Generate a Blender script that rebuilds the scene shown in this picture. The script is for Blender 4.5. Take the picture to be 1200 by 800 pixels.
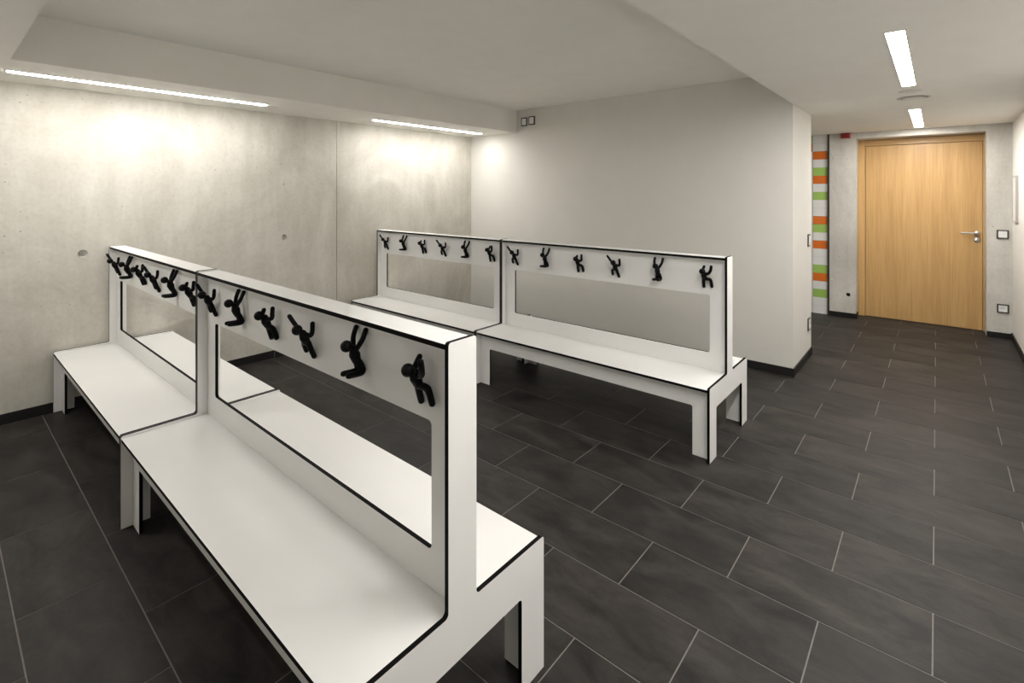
import bpy, bmesh, math, random
from mathutils import Vector
from mathutils.geometry import tessellate_polygon

random.seed(7)
S = bpy.context.scene
for o in list(bpy.data.objects):
    bpy.data.objects.remove(o)
COL = S.collection

# ------------------------------------------------------------------ camera
# x runs along the concrete wall towards the door, y towards the concrete wall, z up
CAM_H, F_PX, YAW = 1.48, 584.0, 0.706
cam_d = bpy.data.cameras.new('camera')
cam_d.sensor_width = 36
cam_d.lens = F_PX / 1200 * 36
cam_d.shift_y = -(400 - 227) / 1200
cam_d.clip_start = 0.02
cam = bpy.data.objects.new('camera', cam_d)
cam.location = (0, 0, CAM_H)
cam.rotation_euler = (math.pi / 2, 0, YAW - math.pi / 2)
COL.objects.link(cam)
S.camera = cam

# ------------------------------------------------------------------ world, exposure
W = bpy.data.worlds.new('world')
S.world = W
W.use_nodes = True
W.node_tree.nodes['Background'].inputs[0].default_value = (0.05, 0.05, 0.05, 1)
S.view_settings.view_transform = 'Standard'
S.view_settings.look = 'None'
S.view_settings.gamma = 1
S.view_settings.use_curve_mapping = False
S.view_settings.exposure = 1.8
LAMP_COLOUR = (1.0, 0.975, 0.935)
LAMP_CORRIDOR = 29.0
LAMP_WALL = 19.0

# ------------------------------------------------------------------ materials
MATS = {}
def new_mat(name):
    m = bpy.data.materials.new(name)
    m.use_nodes = True
    MATS[name] = m
    nt = m.node_tree
    return m, nt, nt.nodes['Principled BSDF']
def N(nt, kind, **kw):
    n = nt.nodes.new(kind)
    for k, v in kw.items():
        if k in n.inputs:
            n.inputs[k].default_value = v
        else:
            setattr(n, k, v)
    return n
def ramp(nt, stops, fac):
    r = nt.nodes.new('ShaderNodeValToRGB')
    el = r.color_ramp.elements
    while len(el) < len(stops):
        el.new(0.5)
    for e, (p, c) in zip(el, stops):
        e.position = p
        e.color = (*c, 1)
    nt.links.new(fac, r.inputs[0])
    return r
def mixc(nt, a, b, fac, mode='MIX'):
    m = nt.nodes.new('ShaderNodeMix')
    m.data_type = 'RGBA'
    m.blend_type = mode
    for sock, v in ((m.inputs[0], fac), (m.inputs[6], a), (m.inputs[7], b)):
        if hasattr(v, 'is_linked'):
            nt.links.new(v, sock)
        elif isinstance(v, tuple):
            sock.default_value = (*v, 1)
        else:
            sock.default_value = v
    return m.outputs[2]
def plain(name, col, rough=0.5, metal=0.0, noise=0.0, nscale=6.0, bump=0.0, spec=0.5):
    m, nt, b = new_mat(name)
    b.inputs['Roughness'].default_value = rough
    b.inputs['Metallic'].default_value = metal
    b.inputs['Specular IOR Level'].default_value = spec
    tc = N(nt, 'ShaderNodeTexCoord')
    nz = N(nt, 'ShaderNodeTexNoise', Scale=nscale, Detail=5.0)
    nt.links.new(tc.outputs['Object'], nz.inputs['Vector'])
    lo = tuple(max(0, c * (1 - noise)) for c in col)
    hi = tuple(min(1, c * (1 + noise)) for c in col)
    r = ramp(nt, [(0.3, lo), (0.7, hi)], nz.outputs['Fac'])
    nt.links.new(r.outputs[0], b.inputs['Base Color'])
    if bump:
        n2 = N(nt, 'ShaderNodeTexNoise', Scale=260.0, Detail=3.0)
        nt.links.new(tc.outputs['Object'], n2.inputs['Vector'])
        bp = N(nt, 'ShaderNodeBump', Strength=bump, Distance=0.002)
        nt.links.new(n2.outputs['Fac'], bp.inputs['Height'])
        nt.links.new(bp.outputs[0], b.inputs['Normal'])
    return m

M_WHITE = plain('white_laminate', (0.81, 0.802, 0.785), 0.36, noise=0.02, nscale=2.0)
M_CORE = plain('black_core', (0.004, 0.0038, 0.0038), 0.55, noise=0.1, spec=0.06)
M_HOOK = plain('black_plastic', (0.003, 0.003, 0.0035), 0.45, noise=0.1, spec=0.12)
M_CEIL = plain('ceiling_paint', (0.88, 0.86, 0.81), 0.9, noise=0.015, bump=0.1)
M_GREY = plain('grey_wall_paint', (0.69, 0.67, 0.625), 0.85, noise=0.012, bump=0.15)
M_PALE = plain('pale_wall_paint', (0.80, 0.785, 0.745), 0.85, noise=0.015, bump=0.15)
M_GROUT = plain('grout', (0.19, 0.172, 0.158), 0.9, noise=0.1, nscale=40)
M_WGROUT = plain('wall_grout', (0.55, 0.54, 0.52), 0.9, noise=0.05, nscale=40)
M_STEEL = plain('brushed_steel', (0.55, 0.54, 0.52), 0.32, metal=1.0, noise=0.05, nscale=60)
M_DARKTRIM = plain('dark_metal_trim', (0.05, 0.045, 0.04), 0.4, metal=0.6, noise=0.05)
M_FRAME = plain('dark_switch_frame', (0.045, 0.042, 0.04), 0.4, noise=0.05)
M_SWITCH = plain('white_switch_plastic', (0.82, 0.82, 0.80), 0.3, noise=0.01)
M_RED = plain('red_plastic', (0.26, 0.010, 0.012), 0.3, noise=0.05)
M_TW = plain('white_glaze', (0.80, 0.80, 0.79), 0.2, noise=0.02)
M_TO = plain('orange_glaze', (0.72, 0.17, 0.02), 0.2, noise=0.04)
M_TG = plain('green_glaze', (0.36, 0.56, 0.13), 0.2, noise=0.04)
M_HOLE = plain('hole_dark', (0.02, 0.02, 0.02), 0.9, noise=0.1)
M_VALVE = plain('vent_enamel', (0.78, 0.75, 0.70), 0.5, noise=0.02)
M_SHADE = plain('lamp_housing', (0.7, 0.68, 0.63), 0.5, noise=0.02)

def concrete(name, lo, hi):
    m, nt, b = new_mat(name)
    tc = N(nt, 'ShaderNodeTexCoord')
    mp = N(nt, 'ShaderNodeMapping')
    mp.inputs['Scale'].default_value = (1.0, 1.0, 0.75)
    nt.links.new(tc.outputs['Object'], mp.inputs['Vector'])
    n1 = N(nt, 'ShaderNodeTexNoise', Scale=1.5, Detail=10.0, Roughness=0.66, Distortion=0.9)
    nt.links.new(mp.outputs[0], n1.inputs['Vector'])
    base = ramp(nt, [(0.28, lo), (0.5, tuple((a + c) / 2 for a, c in zip(lo, hi))), (0.72, hi)], n1.outputs['Fac'])
    mp2 = N(nt, 'ShaderNodeMapping')
    mp2.inputs['Scale'].default_value = (9.0, 9.0, 1.1)
    nt.links.new(tc.outputs['Object'], mp2.inputs['Vector'])
    n2 = N(nt, 'ShaderNodeTexNoise', Scale=1.0, Detail=6.0, Roughness=0.6)
    nt.links.new(mp2.outputs[0], n2.inputs['Vector'])
    st = ramp(nt, [(0.35, (0.9, 0.895, 0.88)), (0.6, (1, 1, 1))], n2.outputs['Fac'])
    c = mixc(nt, base.outputs[0], st.outputs[0], 0.8, 'MULTIPLY')
    n3 = N(nt, 'ShaderNodeTexNoise', Scale=38.0, Detail=4.0, Roughness=0.7)
    nt.links.new(tc.outputs['Object'], n3.inputs['Vector'])
    sp = ramp(nt, [(0.3, (0.9, 0.89, 0.87)), (0.55, (1, 1, 1))], n3.outputs['Fac'])
    c = mixc(nt, c, sp.outputs[0], 0.8, 'MULTIPLY')
    vo = N(nt, 'ShaderNodeTexVoronoi', Scale=16.0)
    vo.inputs['Randomness'].default_value = 1.0
    nt.links.new(tc.outputs['Object'], vo.inputs['Vector'])
    ms = N(nt, 'ShaderNodeTexNoise', Scale=2.7, Detail=2.0)
    nt.links.new(tc.outputs['Object'], ms.inputs['Vector'])
    sub = N(nt, 'ShaderNodeMath', operation='MULTIPLY_ADD')
    nt.links.new(ms.outputs['Fac'], sub.inputs[0])
    sub.inputs[1].default_value = -0.22
    sub.inputs[2].default_value = 0.10
    ad = N(nt, 'ShaderNodeMath', operation='SUBTRACT')
    nt.links.new(vo.outputs['Distance'], ad.inputs[0])
    nt.links.new(sub.outputs[0], ad.inputs[1])
    bug = ramp(nt, [(0.05, (0.55, 0.53, 0.5)), (0.075, (1, 1, 1))], ad.outputs[0])
    c = mixc(nt, c, bug.outputs[0], 1.0, 'MULTIPLY')
    nt.links.new(c, b.inputs['Base Color'])
    b.inputs['Roughness'].default_value = 0.7
    hm = N(nt, 'ShaderNodeMath', operation='ADD')
    nt.links.new(n3.outputs['Fac'], hm.inputs[0])
    nt.links.new(bug.outputs[0], hm.inputs[1])
    bp = N(nt, 'ShaderNodeBump', Strength=0.25, Distance=0.003)
    nt.links.new(hm.outputs[0], bp.inputs['Height'])
    nt.links.new(bp.outputs[0], b.inputs['Normal'])
    return m
M_CONC = concrete('fair_faced_concrete', (0.50, 0.47, 0.405), (0.745, 0.72, 0.655))
M_CONC2 = concrete('cool_concrete', (0.48, 0.46, 0.42), (0.70, 0.68, 0.63))

def slate(name, lo, hi):
    m, nt, b = new_mat(name)
    tc = N(nt, 'ShaderNodeTexCoord')
    oi = N(nt, 'ShaderNodeObjectInfo')
    mul = N(nt, 'ShaderNodeVectorMath', operation='SCALE')
    cv = N(nt, 'ShaderNodeCombineXYZ')
    for k in range(3):
        nt.links.new(oi.outputs['Random'], cv.inputs[k])
    nt.links.new(cv.outputs[0], mul.inputs[0])
    mul.inputs['Scale'].default_value = 37.0
    add = N(nt, 'ShaderNodeVectorMath', operation='ADD')
    nt.links.new(tc.outputs['Object'], add.inputs[0])
    nt.links.new(mul.outputs[0], add.inputs[1])
    mp = N(nt, 'ShaderNodeMapping')
    mp.inputs['Scale'].default_value = (8.0, 3.4, 5.0)
    mp.inputs['Rotation'].default_value = (0, 0, 0.35)
    nt.links.new(add.outputs[0], mp.inputs['Vector'])
    n1 = N(nt, 'ShaderNodeTexNoise', Scale=1.0, Detail=10.0, Roughness=0.68, Distortion=0.5)
    nt.links.new(mp.outputs[0], n1.inputs['Vector'])
    r1 = ramp(nt, [(0.34, lo), (0.66, hi)], n1.outputs['Fac'])
    r2 = ramp(nt, [(0.0, (0.72, 0.73, 0.74)), (1.0, (1.0, 0.985, 0.965))], oi.outputs['Random'])
    c = mixc(nt, r1.outputs[0], r2.outputs[0], 1.0, 'MULTIPLY')
    nt.links.new(c, b.inputs['Base Color'])
    rr = N(nt, 'ShaderNodeMapRange')
    rr.inputs['To Min'].default_value = 0.46
    rr.inputs['To Max'].default_value = 0.62
    nt.links.new(n1.outputs['Fac'], rr.inputs['Value'])
    nt.links.new(rr.outputs[0], b.inputs['Roughness'])
    b.inputs['Specular IOR Level'].default_value = 0.26
    n4 = N(nt, 'ShaderNodeTexNoise', Scale=60.0, Detail=4.0)
    nt.links.new(add.outputs[0], n4.inputs['Vector'])
    bp = N(nt, 'ShaderNodeBump', Strength=0.15, Distance=0.002)
    nt.links.new(n4.outputs['Fac'], bp.inputs['Height'])
    nt.links.new(bp.outputs[0], b.inputs['Normal'])
    return m
M_TILE = slate('anthracite_floor_tile', (0.0095, 0.0085, 0.0079), (0.050, 0.0440, 0.0400))
M_PLINTH = slate('anthracite_plinth_tile', (0.010, 0.0095, 0.009), (0.022, 0.021, 0.020))

def oak(name, horizontal=False):
    m, nt, b = new_mat(name)
    tc = N(nt, 'ShaderNodeTexCoord')
    mp = N(nt, 'ShaderNodeMapping')
    mp.inputs['Scale'].default_value = (1, 0.9, 14) if horizontal else (1, 14, 0.9)
    nt.links.new(tc.outputs['Object'], mp.inputs['Vector'])
    n1 = N(nt, 'ShaderNodeTexNoise', Scale=1.0, Detail=5.0, Roughness=0.55, Distortion=0.7)
    nt.links.new(mp.outputs[0], n1.inputs['Vector'])
    r1 = ramp(nt, [(0.25, (0.50, 0.295, 0.110)), (0.52, (0.575, 0.352, 0.140)), (0.8, (0.635, 0.405, 0.172))], n1.outputs['Fac'])
    mp2 = N(nt, 'ShaderNodeMapping')
    mp2.inputs['Scale'].default_value = (1, 2.5, 150) if horizontal else (1, 150, 2.5)
    nt.links.new(tc.outputs['Object'], mp2.inputs['Vector'])
    n2 = N(nt, 'ShaderNodeTexNoise', Scale=1.0, Detail=3.0)
    nt.links.new(mp2.outputs[0], n2.inputs['Vector'])
    r2 = ramp(nt, [(0.35, (0.84, 0.80, 0.74)), (0.55, (1, 1, 1))], n2.outputs['Fac'])
    c = mixc(nt, r1.outputs[0], r2.outputs[0], 0.7, 'MULTIPLY')
    nt.links.new(c, b.inputs['Base Color'])
    b.inputs['Roughness'].default_value = 0.42
    return m
M_OAK = oak('oak_veneer')
M_OAKH = oak('oak_veneer_horizontal', True)

def emitter(name, strength):
    m, nt, b = new_mat(name)
    em = N(nt, 'ShaderNodeEmission', Strength=strength)
    em.inputs['Color'].default_value = (*LAMP_COLOUR, 1)
    nt.links.new(em.outputs[0], nt.nodes['Material Output'].inputs['Surface'])
    return m
M_LAMP_C = emitter('lamp_glow_corridor', LAMP_CORRIDOR)
M_LAMP_W = emitter('lamp_glow_wall', LAMP_WALL)

# ------------------------------------------------------------------ helpers
def mesh_obj(name, me, mats, parent=None, loc=(0, 0, 0)):
    o = bpy.data.objects.new(name, me)
    COL.objects.link(o)
    for m in (mats if isinstance(mats, (list, tuple)) else [mats]):
        if m.name not in [x.name for x in me.materials if x]:
            me.materials.append(m)
    o.location = loc
    if parent:
        o.parent = parent
    return o
def tag(o, label=None, cat=None, group=None, kind=None):
    for k, v in (('label', label), ('category', cat), ('group', group), ('kind', kind)):
        if v:
            o[k] = v
    return o
def empty(name, loc=(0, 0, 0)):
    o = bpy.data.objects.new(name, None)
    o.empty_display_size = 0.1
    o.location = loc
    COL.objects.link(o)
    return o
def box_me(name, x0, x1, y0, y1, z0, z1, bevel=0.0):
    bm = bmesh.new()
    bmesh.ops.create_cube(bm, size=1)
    for v in bm.verts:
        v.co = Vector((x0 + (v.co.x + .5) * (x1 - x0), y0 + (v.co.y + .5) * (y1 - y0), z0 + (v.co.z + .5) * (z1 - z0)))
    if bevel:
        bmesh.ops.bevel(bm, geom=bm.edges[:], offset=bevel, segments=2, affect='EDGES', profile=0.5)
    me = bpy.data.meshes.new(name)
    bm.to_mesh(me)
    bm.free()
    return me
def box(name, x0, x1, y0, y1, z0, z1, mat, parent=None, bevel=0.0):
    return mesh_obj(name, box_me(name, x0, x1, y0, y1, z0, z1, bevel), mat, parent)
def rounded(pts, radii, seg=5):
    """polygon with rounded corners"""
    out = []
    n = len(pts)
    for i, (p, r) in enumerate(zip(pts, radii)):
        p = Vector(p)
        a = Vector(pts[i - 1]) - p
        c = Vector(pts[(i + 1) % n]) - p
        if r <= 0:
            out.append(p)
            continue
        a.normalize(); c.normalize()
        ang = a.angle(c)
        t = r / math.tan(ang / 2)
        cen = p + (a + c).normalized() * (r / math.sin(ang / 2))
        v0 = p + a * t - cen
        v1 = p + c * t - cen
        tot = v0.angle_signed(v1)
        for k in range(seg + 1):
            w = -tot * k / seg
            out.append(cen + Vector((v0.x * math.cos(w) - v0.y * math.sin(w), v0.x * math.sin(w) + v0.y * math.cos(w))))
    return out
def plate_me(name, outer, holes, w0, w1, axes, side_slot=1):
    """extruded plate: (u,v) outline with holes; axes maps (u,v,w) to xyz"""
    loops = [[Vector((p[0], p[1], 0)) for p in outer]] + [[Vector((p[0], p[1], 0)) for p in h] for h in holes]
    tris = tessellate_polygon(loops)
    flat = [p for l in loops for p in l]
    n = len(flat)
    verts = [axes(p.x, p.y, w0) for p in flat] + [axes(p.x, p.y, w1) for p in flat]
    faces = [tuple(t) for t in tris] + [tuple(i + n for i in t) for t in tris]
    slots = [0] * len(faces)
    off = 0
    for l in loops:
        k = len(l)
        for i in range(k):
            a, c = off + i, off + (i + 1) % k
            faces.append((a, c, c + n, a + n))
            slots.append(side_slot)
        off += k
    me = bpy.data.meshes.new(name)
    me.from_pydata(verts, [], faces)
    me.polygons.foreach_set('material_index', slots)
    bm = bmesh.new()
    bm.from_mesh(me)
    bmesh.ops.recalc_face_normals(bm, faces=bm.faces[:])
    bm.to_mesh(me)
    bm.free()
    return me
AX_X = lambda u, v, w: (w, u, v)      # plate normal along x: u=y, v=z
AX_Y = lambda u, v, w: (u, w, v)      # plate normal along y: u=x, v=z
AX_Z = lambda u, v, w: (u, v, w)
def rect(u0, u1, v0, v1):
    return [(u0, v0), (u1, v0), (u1, v1), (u0, v1)]
def circle(cu, cv, r, n=24):
    return [(cu + r * math.cos(2 * math.pi * k / n), cv + r * math.sin(2 * math.pi * k / n)) for k in range(n)]
def tube_me(name, pts, radii, seg=12, caps=4):
    """round limb along a polyline with hemispherical ends and smooth bends"""
    P = [Vector(p) for p in pts]
    # resample with catmull-rom for soft bends
    Q, R = [], []
    for i in range(len(P) - 1):
        p0 = P[max(i - 1, 0)]; p1 = P[i]; p2 = P[i + 1]; p3 = P[min(i + 2, len(P) - 1)]
        for k in range(4):
            t = k / 4
            Q.append(0.5 * (2 * p1 + (p2 - p0) * t + (2 * p0 - 5 * p1 + 4 * p2 - p3) * t * t + (3 * p1 - p0 - 3 * p2 + p3) * t ** 3))
            R.append(radii[i] * (1 - t) + radii[i + 1] * t)
    Q.append(P[-1]); R.append(radii[-1])
    d0 = (Q[0] - Q[1]).normalized(); d1 = (Q[-1] - Q[-2]).normalized()
    pre = [(Q[0] + d0 * R[0] * math.sin(a), R[0] * math.cos(a)) for a in [math.pi / 2 * (1 - k / caps) * 0.97 for k in range(caps)]]
    post = [(Q[-1] + d1 * R[-1] * math.sin(a), R[-1] * math.cos(a)) for a in [math.pi / 2 * (k / caps) * 0.97 for k in range(1, caps + 1)]]
    line = pre + list(zip(Q, R)) + post
    verts, faces = [], []
    ref = Vector((0.31, 0.87, 0.4))
    for i, (c, r) in enumerate(line):
        d = (line[min(i + 1, len(line) - 1)][0] - line[max(i - 1, 0)][0]).normalized()
        u = (ref - d * ref.dot(d)).normalized()
        ref = u
        v = d.cross(u)
        for k in range(seg):
            a = 2 * math.pi * k / seg
            verts.append(c + (u * math.cos(a) + v * math.sin(a)) * r)
    m = len(line)
    for i in range(m - 1):
        for k in range(seg):
            faces.append((i * seg + k, i * seg + (k + 1) % seg, (i + 1) * seg + (k + 1) % seg, (i + 1) * seg + k))
    faces.append(tuple(range(seg))[::-1])
    faces.append(tuple((m - 1) * seg + k for k in range(seg)))
    me = bpy.data.meshes.new(name)
    me.from_pydata(verts, [], faces)
    me.shade_smooth()
    return me
def lathe_me(name, prof, axis, centre, n=32, smooth=True, cap=True):
    """profile [(r, h)] revolved about an axis ('x','y','z') through centre"""
    verts, faces = [], []
    for r, h in prof:
        for k in range(n):
            a = 2 * math.pi * k / n
            c, s = r * math.cos(a), r * math.sin(a)
            p = {'x': (h, c, s), 'y': (c, h, s), 'z': (c, s, h)}[axis]
            verts.append(tuple(p[i] + centre[i] for i in range(3)))
    for i in range(len(prof) - 1):
        for k in range(n):
            faces.append((i * n + k, i * n + (k + 1) % n, (i + 1) * n + (k + 1) % n, (i + 1) * n + k))
    if cap:
        faces.append(tuple(range(n)))
    faces.append(tuple((len(prof) - 1) * n + k for k in range(n)))
    me = bpy.data.meshes.new(name)
    me.from_pydata(verts, [], faces)
    bm = bmesh.new(); bm.from_mesh(me)
    bmesh.ops.recalc_face_normals(bm, faces=bm.faces[:])
    bm.to_mesh(me); bm.free()
    if smooth:
        me.shade_smooth()
    return me

# ------------------------------------------------------------------ the room shell
XL, XG, XP, XD, XDD = -0.85, 4.54, 5.30, 7.14, 7.40      # left wall, grey wall, its end, door wall, door plane
YR, YC, YSOF, YW, YN = -0.585, 0.885, 3.80, 4.56, 2.60   # right wall, corridor edge, soffit face, concrete wall, niche end
ZL, ZH = 2.205, 2.468                                     # low ceiling, high ceiling
XTRAY = 0.29
T = 0.15

# floor: grout bed with one object for each tile
floor_ = tag(box('floor', XL - T, XDD + T, YR - T, YW + T, -0.12, -0.0015, M_GROUT), kind='structure')
TX0, TW, TY0, TLEN, GAP = 1.401, 0.3012, 0.0105, 0.6058, 0.0042
tile_me = box_me('tile', -TW / 2 + GAP / 2, TW / 2 - GAP / 2, -TLEN / 2 + GAP / 2, TLEN / 2 - GAP / 2, -0.012, 0.0, 0.0007)
regions = [(XL, XDD, YR, YC), (XL, XG, YC, YW), (XP, XDD, YC, YN)]
for i in range(-14, 22):
    xa, xb = TX0 + TW * i, TX0 + TW * (i + 1)
    for k in range(-3, 9):
        ya = TY0 + TLEN * (k + (0.5 if i % 2 else 0.0))
        yb = ya + TLEN
        if any(xb > r[0] and xa < r[1] and yb > r[2] and ya < r[3] for r in regions) and xb < XDD + T + .1 and ya > YR - T - .5:
            t = mesh_obj('floor_tile', tile_me, M_TILE, floor_, ((xa + xb) / 2, (ya + yb) / 2, 0))

# concrete wall: two cast panels with a joint between them and two tie holes
wall_back = tag(box('wall_back', XL - T, XG, YW + 0.05, YW + 0.2, 0, ZH + 0.1, M_CONC), kind='structure')
HOLES = [(0.707, 1.061), (2.124, 1.080)]
def conc_panel(x0, x1, holes):
    me = plate_me('concrete_panel', rect(x0, x1, 0, ZL), [circle(a, b, 0.027, 24) for a, b in holes], YW, YW + 0.03, AX_Y, 0)
    return mesh_obj('concrete_panel', me, M_CONC, wall_back)
conc_panel(XL, 2.6475, HOLES)
conc_panel(2.6525, XG, [])
for a, b in HOLES:
    me = lathe_me('tie_plug', [(0.0269, 0.001), (0.021, 0.024), (0.012, 0.026), (0.0005, 0.026)], 'y', (a, YW, b), 24, False, False)
    mesh_obj('tie_plug', me, M_CONC2, wall_back)

# grey wall: a block whose long side faces the benches and whose end faces the corridor
wall_part = tag(box('wall_grey', XG, XP, YC, YW + 0.2, 0, ZH + 0.1, M_GREY), kind='structure')
# right, left and niche walls
wall_right = tag(box('wall_right', XL - T, XD, YR - T, YR, 0, ZH + 0.1, M_PALE), kind='structure')
wall_left = tag(box('wall_left', XL - T, XL, YR, YW, 0, ZH + 0.1, M_PALE), kind='structure')
wall_niche = tag(box('wall_niche', XP, XDD, YN, YN + T, 0, ZH + 0.1, M_PALE), kind='structure')

# door wall of concrete with an opening
DY0, DY1, DZ = -0.392, 0.733, 2.132
outl = [(YR - T, 0), (DY0, 0), (DY0, DZ), (DY1, DZ), (DY1, 0), (1.000, 0), (1.000, ZH + .1), (YR - T, ZH + .1)]
pipe = (0.807, 0.276)
wall_end = tag(mesh_obj('wall_end', plate_me('wall_end', outl, [circle(*pipe, 0.022, 20)], XD, XDD + 0.05, AX_X, 0), M_CONC2), kind='structure')
mesh_obj('pipe_sleeve', lathe_me('pipe_sleeve', [(0.0215, 0.0), (0.0215, 0.03), (0.0005, 0.03)], 'x', (XD + 0.002, *pipe), 20, False, False), M_HOLE, wall_end)
box('door_backing', XDD + 0.05, XDD + T, YR - T, YW, 0, ZH + 0.1, M_CONC2, wall_end)
mesh_obj('tie_plug', lathe_me('tie_plug', [(0.0, -0.0015), (0.016, -0.0015), (0.019, 0.0), (0.019, 0.002)], 'x', (XD, 0.975, 0.44), 20), M_CONC, wall_end)

# tiled wall beside the door wall: each tile its own piece
wall_tiled = tag(box('wall_tiled', XD + 0.027, XDD + 0.05, 1.003, YN, 0, ZH + 0.1, M_WGROUT), kind='structure')
PATTERN = 'WWOWGOWGWWOGWOWWGOWGWW'
PATTERN2 = 'GOWWWWWWWWWWWWWWWWWWWW'
rh = ZL / 22
def wall_tiles(y0, y1, pattern):
    me = box_me('wall_tile', 0, 0.012, y0 + 0.001, y1 - 0.001, 0.0012, rh - 0.0012, 0.0008)
    meshes = {}
    for key, mt in (('W', M_TW), ('O', M_TO), ('G', M_TG)):
        meshes[key] = me.copy()
        meshes[key].materials.append(mt)
    for r, ch in enumerate(pattern):
        o = bpy.data.objects.new('wall_tile', meshes[ch])
        COL.objects.link(o)
        o.location = (XD + 0.02, 0, ZL - rh * (r + 1))
        o.parent = wall_tiled
wall_tiles(1.018, 1.176, PATTERN)
yy = 1.184
for j in range(4):
    wall_tiles(yy, yy + 0.3, PATTERN2 if j % 2 == 0 else PATTERN)
    yy += 0.302
trim1 = tag(box('trim_1', XD - 0.003, XD + 0.035, 0.998, 1.018, 0, ZL, M_DARKTRIM), kind='structure')

# ceilings: low ceiling with the raised tray cut out of it
low_outer = rect(XL - T, XDD + T, YR - T, YW + T)
low_me = plate_me('ceiling', low_outer, [rect(XTRAY, XG + 0.1, YC, YSOF)], ZL, ZH, AX_Z, 0)
ceiling = tag(mesh_obj('ceiling', low_me, M_CEIL), kind='structure')
box('tray_soffit', XTRAY - 0.2, XG + 0.2, YC - 0.2, YSOF + 0.2, ZH, ZH + 0.1, M_CEIL, ceiling)

# plinth tiles along the walls
def plinth(name, p0, p1, normal, start=0.0, h=0.068):
    """row of plinth tiles from p0 to p1, standing 11 mm proud along normal"""
    root = None
    a, b = Vector(p0), Vector(p1)
    L = (b - a).length
    d = (b - a).normalized()
    n = Vector(normal)
    root = empty(name, (a.x, a.y, 0))
    tag(root, kind='structure')
    s = -start
    while s < L:
        s0, s1 = max(s, 0), min(s + 0.6, L)
        if s1 - s0 > 0.01:
            q0 = a + d * (s0 + (0.0015 if s0 > 0 else 0)); q1 = a + d * (s1 - (0.0015 if s1 < L else 0)) + n * 0.011
            me = box_me('plinth_tile', min(q0.x, q1.x) - a.x, max(q0.x, q1.x) - a.x, min(q0.y, q1.y) - a.y, max(q0.y, q1.y) - a.y, 0.002, h, 0.001)
            mesh_obj('plinth_tile', me, M_PLINTH, root)
        s += 0.603
    # grout bed behind the joints
    q0 = a + d * 0.012; q1 = b - d * 0.012 + n * 0.009
    me = box_me('joint_bed', min(q0.x, q1.x) - a.x, max(q0.x, q1.x) - a.x, min(q0.y, q1.y) - a.y, max(q0.y, q1.y) - a.y, 0.001, h - 0.002)
    mesh_obj('joint_bed', me, M_GROUT, root)
    return root
plinth('baseboard_back', (XL, YW), (XG, YW), (0, -1), start=0.13)
plinth('baseboard_grey', (XG, YW - 0.012), (XG, YC), (-1, 0), start=0.3)
plinth('baseboard_corner', (XG - 0.011, YC), (XP, YC), (0, -1))
plinth('baseboard_right', (XL, YR), (XD, YR), (0, 1))
plinth('baseboard_left', (XL, YR + 0.012), (XL, YW - 0.012), (1, 0))
plinth('baseboard_end_left', (XD, DY1 + 0.001), (XD, 0.997), (-1, 0), h=0.058)
plinth('baseboard_end_right', (XD, YR + 0.012), (XD, DY0 - 0.001), (-1, 0), h=0.058)
plinth('baseboard_reveal_left', (XD - 0.011, DY1), (XD + 0.16, DY1), (0, -1), h=0.058)

# ------------------------------------------------------------------ oak door
door = tag(empty('door_1', (XDD, (DY0 + DY1) / 2, 0)), 'wide oak veneer door with steel lever handle in concrete recess', None, kind='structure')
def dpart(o, parent=None):
    p = parent or door
    o.parent = p
    w = Vector((0, 0, 0))
    q = p
    while q:
        w += q.location
        q = q.parent
    o.location = -w if o.data else o.location
    return o
LY0, LY1, LZ = -0.379, 0.663, 2.056
dpart(box('door_leaf', XDD - 0.012, XDD + 0.035, LY0 + 0.004, LY1 - 0.005, 0.006, LZ - 0.005, M_OAK, bevel=0.0015))
dpart(box('frame_jamb', XDD - 0.018, XDD + 0.045, LY1, DY1 - 0.002, 0.001, DZ - 0.004, M_OAK, bevel=0.0015))
dpart(box('frame_jamb', XDD - 0.018, XDD + 0.045, DY0 + 0.001, LY0, 0.001, DZ - 0.004, M_OAK, bevel=0.0015))
dpart(box('frame_head', XDD - 0.018, XDD + 0.045, LY0 + 0.0005, LY1 - 0.0005, LZ, DZ - 0.004, M_OAKH, bevel=0.0015))
hy, hz = -0.332, 1.052
han = dpart(mesh_obj('lever_handle', tube_me('lever_handle', [(XDD - 0.012, hy, hz), (XDD - 0.045, hy, hz), (XDD - 0.058, hy + 0.012, hz), (XDD - 0.058, hy + 0.07, hz), (XDD - 0.058, hy + 0.128, hz)], [0.0095] * 5, 14), M_STEEL))
def hpart(o):
    o.parent = han
    o.location = (0, 0, 0)
    return o
hpart(mesh_obj('handle_rose', lathe_me('handle_rose', [(0.0, -0.024), (0.024, -0.024), (0.027, -0.021), (0.027, -0.012)], 'x', (XDD, hy, hz), 28), M_STEEL))
lock = dpart(mesh_obj('lock_rose', lathe_me('lock_rose', [(0.0, -0.022), (0.024, -0.022), (0.027, -0.019), (0.027, -0.012)], 'x', (XDD, hy, 0.979), 28), M_STEEL))
cyl = box('lock_cylinder', XDD - 0.027, XDD - 0.021, hy - 0.006, hy + 0.006, 0.965, 0.99, M_STEEL, bevel=0.002)
cyl.parent = lock

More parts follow.
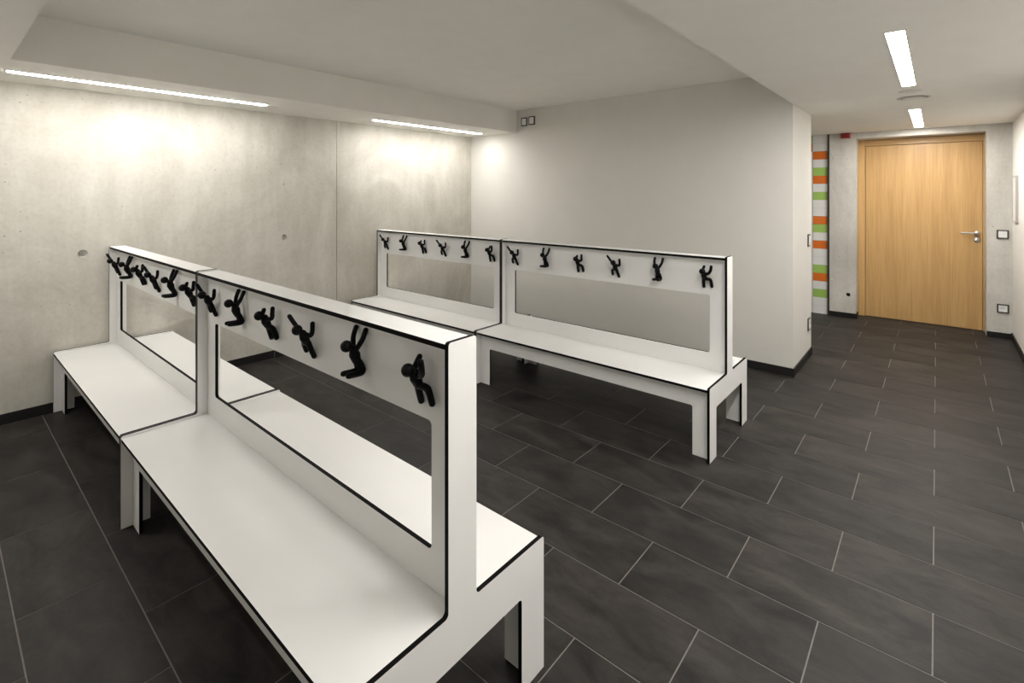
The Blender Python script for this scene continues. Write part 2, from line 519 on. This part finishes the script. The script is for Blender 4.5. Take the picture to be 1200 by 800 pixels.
# ------------------------------------------------------------------ strip lights
GC, GW = 'corridor ceiling strip lights', 'strip lights washing the concrete wall'
def strip_light(x0, x1, y0, y1, mat, label, group):
    drop = 0.008 if group == GW else 0.005
    root = empty('strip_light', ((x0 + x1) / 2, (y0 + y1) / 2, ZL))
    tag(root, label, 'ceiling light', group)
    hx, hy_ = (x1 - x0) / 2, (y1 - y0) / 2
    fr = plate_me('trim_frame', rect(-hx - 0.006, hx + 0.006, -hy_ - 0.006, hy_ + 0.006), [rect(-hx, hx, -hy_, hy_)], -0.004, -0.0002, AX_Z, 0)
    mesh_obj('trim_frame', fr, M_SHADE, root)
    # shallow domed opal diffuser
    prof = [(-1.0, -0.0004), (-0.97, -0.006), (-0.8, -0.0105), (-0.4, -0.0125), (0.4, -0.0125), (0.8, -0.0105), (0.97, -0.006), (1.0, -0.0004)]
    k = len(prof)
    along_x = hx > hy_
    ha, hb = (hx, hy_) if along_x else (hy_, hx)
    vs = [(sx * (ha - 0.0005), a * (hb - 0.0005), z * drop / 0.0125) for sx in (-1, 1) for a, z in prof]
    if not along_x:
        vs = [(b, a, z) for a, b, z in vs]
    fs = [(i, i + 1, i + 1 + k, i + k) for i in range(k - 1)] + [tuple(range(k))[::-1], tuple(range(k, 2 * k)), (0, k, 2 * k - 1, k - 1)]
    dm = bpy.data.meshes.new('diffuser')
    dm.from_pydata(vs, [], fs)
    mesh_obj('diffuser', dm, mat, root)
    return root
strip_light(0.66, 2.16, 0.108, 0.186, M_LAMP_C, 'unseen fill light added in the corridor ceiling above the foreground bench end', GC)  # added fill light out of view, keeps the benches from going dim
strip_light(2.80, 4.25, 0.108, 0.178, M_LAMP_C, 'larger corridor ceiling strip light, on the near side of the round vent', GC)
strip_light(5.50, 6.945, 0.108, 0.184, M_LAMP_C, 'smaller corridor ceiling strip light, right above the oak door', GC)
strip_light(-0.23, -0.15, 3.00, 3.75, M_LAMP_W, 'unseen fill light added in the left soffit, out of view', GW)  # invented fixture outside the view, lifts the lower concrete wall and bench faces
strip_light(0.305, 1.79, 4.135, 4.193, M_LAMP_W, 'long strip light at upper left over the concrete wall', GW)
strip_light(2.835, 4.325, 4.16, 4.218, M_LAMP_W, 'strip light over the concrete wall next to the grey wall corner', GW)

# ------------------------------------------------------------------ ceiling vent
vent = tag(empty('ceiling_vent', (4.82, 0.135, ZL)), 'round pale ceiling vent, the larger disc between the two corridor strip lights', 'vent')
mesh_obj('vent_ring', lathe_me('vent_ring', [(0.085, -0.0002), (0.10, -0.0002), (0.102, -0.003), (0.095, -0.005), (0.082, -0.002), (0.085, -0.0002)], 'z', (0, 0, 0), 40), M_VALVE, vent)
mesh_obj('vent_disc', lathe_me('vent_disc', [(0.03, -0.0003), (0.03, -0.002), (0.072, -0.005), (0.073, -0.007), (0.055, -0.010), (0.0, -0.011)], 'z', (0, 0, 0), 40), M_VALVE, vent)

cover = tag(empty('ceiling_cover', (4.50, 0.142, ZL)), 'small flush round cover beside the vent, nearer the viewer on the corridor ceiling', 'ceiling cover')
mesh_obj('cover_rim', lathe_me('cover_rim', [(0.058, -0.0002), (0.066, -0.0002), (0.066, -0.0025), (0.058, -0.0025), (0.058, -0.0002)], 'z', (0, 0, 0), 32), M_VALVE, cover)
mesh_obj('cover_plate', lathe_me('cover_plate', [(0.056, -0.0002), (0.055, -0.002), (0.0, -0.002)], 'z', (0, 0, 0), 32), M_VALVE, cover)

# ------------------------------------------------------------------ benches
TH = 0.014                    # board thickness
HALF, POST = 0.349, 0.050     # half depth of the bench, half depth of the back post
ZSH, ZTOP = 0.413, 1.104      # end panel shoulder and top
ZSEAT, ZBOARD = 0.402, 1.098
LEG, ZCUT = 0.108, 0.282
INSET = 0.044                 # apron and back sheet stand this far behind the end panel edge

def limbs(pose):
    """hook figure in (r, n, u) centimetres: r to the right as seen, n off the board, u up"""
    return {
        'climbing': dict(
            torso=([(-0.1, 4.2, 0.7), (-0.1, 3.6, -0.8), (-0.1, 2.8, -2.6)], [1.3, 1.7, 1.25]),
            head=((-0.2, 6.2, 2.3), 1.8),
            arms=[([(-1.0, 4.4, 1.0), (-2.5, 5.8, 3.8), (-4.1, 7.0, 6.6)], [0.84, 0.8, 0.78]),
                  ([(0.9, 3.9, 0.6), (2.6, 2.8, 0.2), (2.7, 2.2, 1.6), (2.3, 1.9, 4.1)], [0.82, 0.82, 0.8, 0.8])],
            legs=[([(-0.8, 2.8, -2.6), (-2.8, 2.4, -3.6), (-3.0, 1.4, -6.4)], [1.0, 0.95, 0.9]),
                  ([(0.5, 2.5, -2.8), (1.0, 1.7, -5.3), (1.5, 0.9, -7.7)], [1.0, 0.95, 0.9])]),
        'hanging': dict(
            torso=([(0, 3.4, 1.2), (0, 3.1, -0.5), (0, 2.3, -2.8)], [1.25, 1.75, 1.3]),
            head=((-0.1, 5.9, 2.7), 1.8),
            arms=[([(-1.0, 3.0, 1.6), (-2.5, 2.0, 4.4), (-2.7, 0.9, 7.2)], [0.84, 0.8, 0.78]),
                  ([(1.0, 3.0, 1.6), (2.5, 2.0, 4.4), (2.7, 0.9, 7.2)], [0.84, 0.8, 0.78])],
            legs=[([(-0.8, 2.1, -2.8), (-1.3, 1.1, -5.5), (-1.4, 2.2, -6.2), (-1.5, 6.1, -6.0)], [1.05, 1.05, 0.98, 0.88]),
                  ([(0.8, 2.1, -2.8), (1.3, 1.1, -5.5), (1.4, 2.2, -6.2), (1.5, 6.1, -6.0)], [1.05, 1.05, 0.98, 0.88])]),
        'scrambling': dict(
            torso=([(-0.2, 4.0, 1.2), (-0.3, 3.5, -0.3), (-0.2, 2.6, -2.4)], [1.3, 1.7, 1.25]),
            head=((-0.4, 6.1, 2.3), 1.8),
            arms=[([(-1.0, 4.2, 1.0), (-0.9, 4.6, 2.4), (-0.2, 4.3, 4.3)], [0.84, 0.84, 0.8]),
                  ([(0.9, 3.7, 0.8), (2.2, 2.4, 1.0), (2.3, 2.2, 2.8), (2.1, 2.0, 4.8)], [0.84, 0.84, 0.82, 0.8])],
            legs=[([(-0.8, 2.5, -2.4), (-1.1, 1.7, -4.8), (-1.2, 0.9, -7.4)], [1.02, 0.97, 0.92]),
                  ([(0.4, 2.5, -2.3), (2.4, 2.0, -3.0), (2.8, 1.4, -4.6), (3.0, 0.9, -6.7)], [1.02, 1.0, 0.97, 0.92])]),
        'reaching': dict(
            torso=([(-0.2, 4.0, 1.2), (-0.3, 3.5, -0.3), (-0.2, 2.6, -2.4)], [1.3, 1.7, 1.25]),
            head=((-0.4, 6.1, 2.4), 1.8),
            arms=[([(-1.0, 4.0, 1.1), (-1.3, 2.8, 2.7), (-0.8, 1.8, 4.9)], [0.84, 0.82, 0.8]),
                  ([(0.9, 3.8, 0.8), (2.6, 4.0, 1.2), (4.2, 5.2, 3.2), (4.9, 6.1, 5.7)], [0.88, 0.9, 0.9, 0.88])],
            legs=[([(-0.8, 2.5, -2.4), (-1.1, 1.7, -4.8), (-1.2, 0.9, -7.5)], [1.02, 0.97, 0.92]),
                  ([(0.4, 2.6, -2.4), (2.9, 2.3, -2.7), (3.5, 1.9, -4.2), (3.7, 1.2, -6.9)], [1.02, 1.02, 0.97, 0.92])]),
    }[pose]
def rnu(p):
    r, n, u = p
    return (-n * 0.01, -r * 0.01, u * 0.01)
HOOK_ME = {}
for pose in ('climbing', 'hanging', 'scrambling', 'reaching'):
    d = limbs(pose)
    ms = {}
    pts, rad = d['torso']
    ms['torso'] = tube_me('hook_torso', [rnu(p) for p in pts], [r * 0.01 for r in rad], 14)
    c, r = d['head']
    bm = bmesh.new()
    bmesh.ops.create_uvsphere(bm, u_segments=20, v_segments=14, radius=r * 0.01)
    bmesh.ops.translate(bm, verts=bm.verts, vec=rnu(c))
    me = bpy.data.meshes.new('hook_head'); bm.to_mesh(me); bm.free(); me.shade_smooth()
    ms['head'] = me
    # neck joins head and torso
    ms['neck'] = tube_me('hook_neck', [rnu(pts[0]), rnu(c)], [0.0085, 0.008], 10)
    ms['arms'] = [tube_me('hook_arm', [rnu(p) for p in a], [q * 0.01 for q in b]) for a, b in d['arms']]
    ms['legs'] = [tube_me('hook_leg', [rnu(p) for p in a], [q * 0.01 for q in b]) for a, b in d['legs']]
    HOOK_ME[pose] = ms

def add_hook(parent, x, y, z, pose):
    ms = HOOK_ME[pose]
    h = mesh_obj('coat_hook', ms['torso'], M_HOOK, parent, (x, y, z))
    h['label'] = 'black plastic coat hook shaped like a little %s figure' % pose
    for nm, me in [('head', ms['head']), ('neck', ms['neck'])]:
        mesh_obj(nm, me, M_HOOK, h)
    for me in ms['arms']:
        mesh_obj('arm', me, M_HOOK, h)
    for me in ms['legs']:
        mesh_obj('leg', me, M_HOOK, h)
    return h

def bench(xc, y0, y1, label, first='reaching'):
    L = y1 - y0
    root = empty('hook_bench', (xc, y0, 0))
    tag(root, label, 'bench', 'white double-sided benches with coat hooks')
    # end panels: legs, shoulders and post in one board
    H, P = HALF, POST
    outl = [(-H, 0.004), (-H + LEG, 0.004), (-H + LEG, ZCUT), (H - LEG, ZCUT), (H - LEG, 0.004), (H, 0.004),
            (H, ZSH), (P, ZSH), (P, ZTOP), (-P, ZTOP), (-P, ZSH), (-H, ZSH)]
    rad = [0, 0, 0.012, 0.012, 0, 0, 0.010, 0.012, 0.009, 0.009, 0.012, 0.010]
    outl = rounded(outl, rad)
    for w0 in (0.0006, L - TH - 0.0006):
        me = plate_me('end_panel', outl, [], w0, w0 + TH, AX_Y)
        mesh_obj('end_panel', me, [M_WHITE, M_CORE], root)
        for sx in (-1, 1):
            xa = sx * (H - LEG / 2)
            mesh_obj('glide', box_me('glide', xa - 0.035, xa + 0.035, w0 + 0.002, w0 + TH - 0.002, 0.0, 0.0045), M_CORE, root)
    i0, i1 = TH + 0.0012, L - TH - 0.0012
    # back sheet with the long window
    wi = 0.116
    win = rounded(rect(wi, L - wi, 0.508, 0.860), [0.014] * 4)
    me = plate_me('back_panel', rect(i0, i1, ZSEAT - 0.03, ZBOARD - TH - 0.0004), [win], -TH / 2, TH / 2, AX_X)
    mesh_obj('back_panel', me, [M_WHITE, M_CORE], root)
    # top board
    me = plate_me('top_board', rect(-P + 0.0015, P - 0.0015, i0, i1), [], ZBOARD - TH, ZBOARD, AX_Z)
    mesh_obj('top_board', me, [M_WHITE, M_CORE], root)
    for sx in (-1, 1):
        a, b = sorted((sx * (TH / 2 + 0.0004), sx * (H - 0.002)))
        me = plate_me('seat', rect(a, b, i0, i1), [], ZSEAT - TH, ZSEAT, AX_Z)
        mesh_obj('seat', me, [M_WHITE, M_CORE], root)
        # apron with two legs cut from one board
        ap = [(i0, 0.004), (LEG + 0.004, 0.004), (LEG + 0.004, ZCUT), (L - LEG - 0.004, ZCUT), (L - LEG - 0.004, 0.004), (i1, 0.004),
              (i1, ZSEAT - TH - 0.0004), (i0, ZSEAT - TH - 0.0004)]
        ap = rounded(ap, [0, 0, 0.012, 0.012, 0, 0, 0, 0])
        a, b = sorted((sx * (H - INSET), sx * (H - INSET - TH)))
        me = plate_me('apron', ap, [], a, b, AX_X)
        mesh_obj('apron', me, [M_WHITE, M_CORE], root)
    poses = [first, 'hanging', 'climbing', 'scrambling', 'hanging', 'climbing']
    for k, pose in enumerate(poses):
        y = 0.137 + (L - 0.274) * k / 5
        add_hook(root, -TH / 2, y, 0.985, pose)
    return root

bench(0.900, 0.934, 2.744, 'large white hook bench in the foreground with its whole near end panel in view')
bench(0.900, 2.744, 4.552, 'white hook bench behind the foreground one, butted against the concrete wall at left', 'scrambling')
bench(3.119, 0.943, 2.737, 'white hook bench in the middle of the floor, free end towards the oak door')
bench(3.119, 2.737, 4.487, 'white hook bench by the corner of concrete and grey walls, farthest back')

# ------------------------------------------------------------------ switches, sockets, small fittings
def wall_fitting(name, centre, normal, w, h, label, cat, kind, group=None):
    """dark square frame with white insert; normal is '-x' or '-y'"""
    root = tag(empty(name, centre), label, cat, group)
    ax = (lambda u, v, q: (-q, u, v)) if normal == '-x' else (lambda u, v, q: (u, -q, v))
    fr = plate_me('frame', rounded(rect(-w / 2, w / 2, -h / 2, h / 2), [0.004] * 4, 3), [rect(-w / 2 + 0.012, w / 2 - 0.012, -h / 2 + 0.012, h / 2 - 0.012)], 0.0003, 0.010, ax, 0)
    mesh_obj('frame', fr, M_FRAME, root)
    iw, ih = w / 2 - 0.0125, h / 2 - 0.0125
    if kind == 'rocker':
        mesh_obj('rocker', plate_me('rocker', rect(-iw, iw, -ih, ih), [], 0.0003, 0.012, ax, 0), M_SWITCH, root)
        mesh_obj('marking_field', plate_me('marking_field', rect(-iw * .72, iw * .72, -ih * .45, ih * .5), [], 0.012, 0.0128, ax, 0), M_SWITCH, root)
    else:
        r = min(iw, ih) * 0.82
        ins = plate_me('insert', rect(-iw, iw, -ih, ih), [circle(0, 0, r, 28)], 0.0003, 0.011, ax, 0)
        mesh_obj('insert', ins, M_SWITCH, root)
        mesh_obj('well', plate_me('well', circle(0, 0, r - 0.0003, 28), [], 0.0003, 0.002, ax, 0), M_SWITCH, root)
        for s in (-1, 1):
            mesh_obj('pin_hole', plate_me('pin_hole', circle(s * 0.0095, 0, 0.004, 12), [], 0.002, 0.0026, ax, 0), M_HOLE, root)
            mesh_obj('earth_clip', plate_me('earth_clip', rect(-0.003, 0.003, s * r * 0.78 - 0.003, s * r * 0.78 + 0.003), [], 0.002, 0.008, ax, 0), M_STEEL, root)
    return root
wall_fitting('light_switch', (XD, -0.512, 1.065), '-x', 0.09, 0.09, 'white light switch in dark frame on concrete, right of the oak door', 'switch', 'rocker')
wall_fitting('power_socket', (XD, -0.514, 0.306), '-x', 0.09, 0.09, 'white power socket in dark frame low on concrete, right of the oak door', 'socket', 'socket')
wall_fitting('light_switch', (5.17, YC, 1.06), '-y', 0.085, 0.11, 'upper dark-framed switch on the narrow end of the grey wall', 'switch', 'rocker')
wall_fitting('power_socket', (5.17, YC, 0.303), '-y', 0.085, 0.11, 'lower dark-framed socket on the narrow end of the grey wall', 'socket', 'socket')
GS = 'pair of square plates high on the grey wall'
wall_fitting('wall_plate', (XG, 3.678, 2.322), '-x', 0.088, 0.10, 'left one of two small square plates high on the grey wall', 'wall plate', 'rocker', GS)
wall_fitting('wall_plate', (XG, 3.566, 2.327), '-x', 0.088, 0.10, 'right one of two small square plates high on the grey wall', 'wall plate', 'rocker', GS)

alarm = tag(empty('alarm_box', (XD, 0.83, 2.172)), 'small red alarm box under the ceiling, left above the oak door', 'alarm')
mesh_obj('base', box_me('base', -0.02, -0.0003, -0.05, 0.05, -0.031, 0.031, 0.003), M_RED, alarm)
mesh_obj('housing', box_me('housing', -0.065, -0.02, -0.045, 0.045, -0.029, 0.029, 0.006), M_RED, alarm)
mesh_obj('lens', lathe_me('lens', [(0.0, -0.074), (0.010, -0.072), (0.013, -0.065)], 'x', (0, -0.02, 0), 20), M_RED, alarm)

panel = tag(empty('wall_panel', (6.82, YR, 1.43)), 'thin framed panel hanging on the right wall near the oak door', 'wall panel')
mesh_obj('frame', plate_me('frame', rect(-0.152, 0.152, -0.222, 0.222), [rect(-0.142, 0.142, -0.212, 0.212)], 0.0005, 0.02, lambda u, v, q: (u, q, v), 0), M_STEEL, panel)
mesh_obj('board', plate_me('board', rect(-0.1415, 0.1415, -0.2115, 0.2115), [], 0.0005, 0.014, lambda u, v, q: (u, q, v), 0), M_PALE, panel)
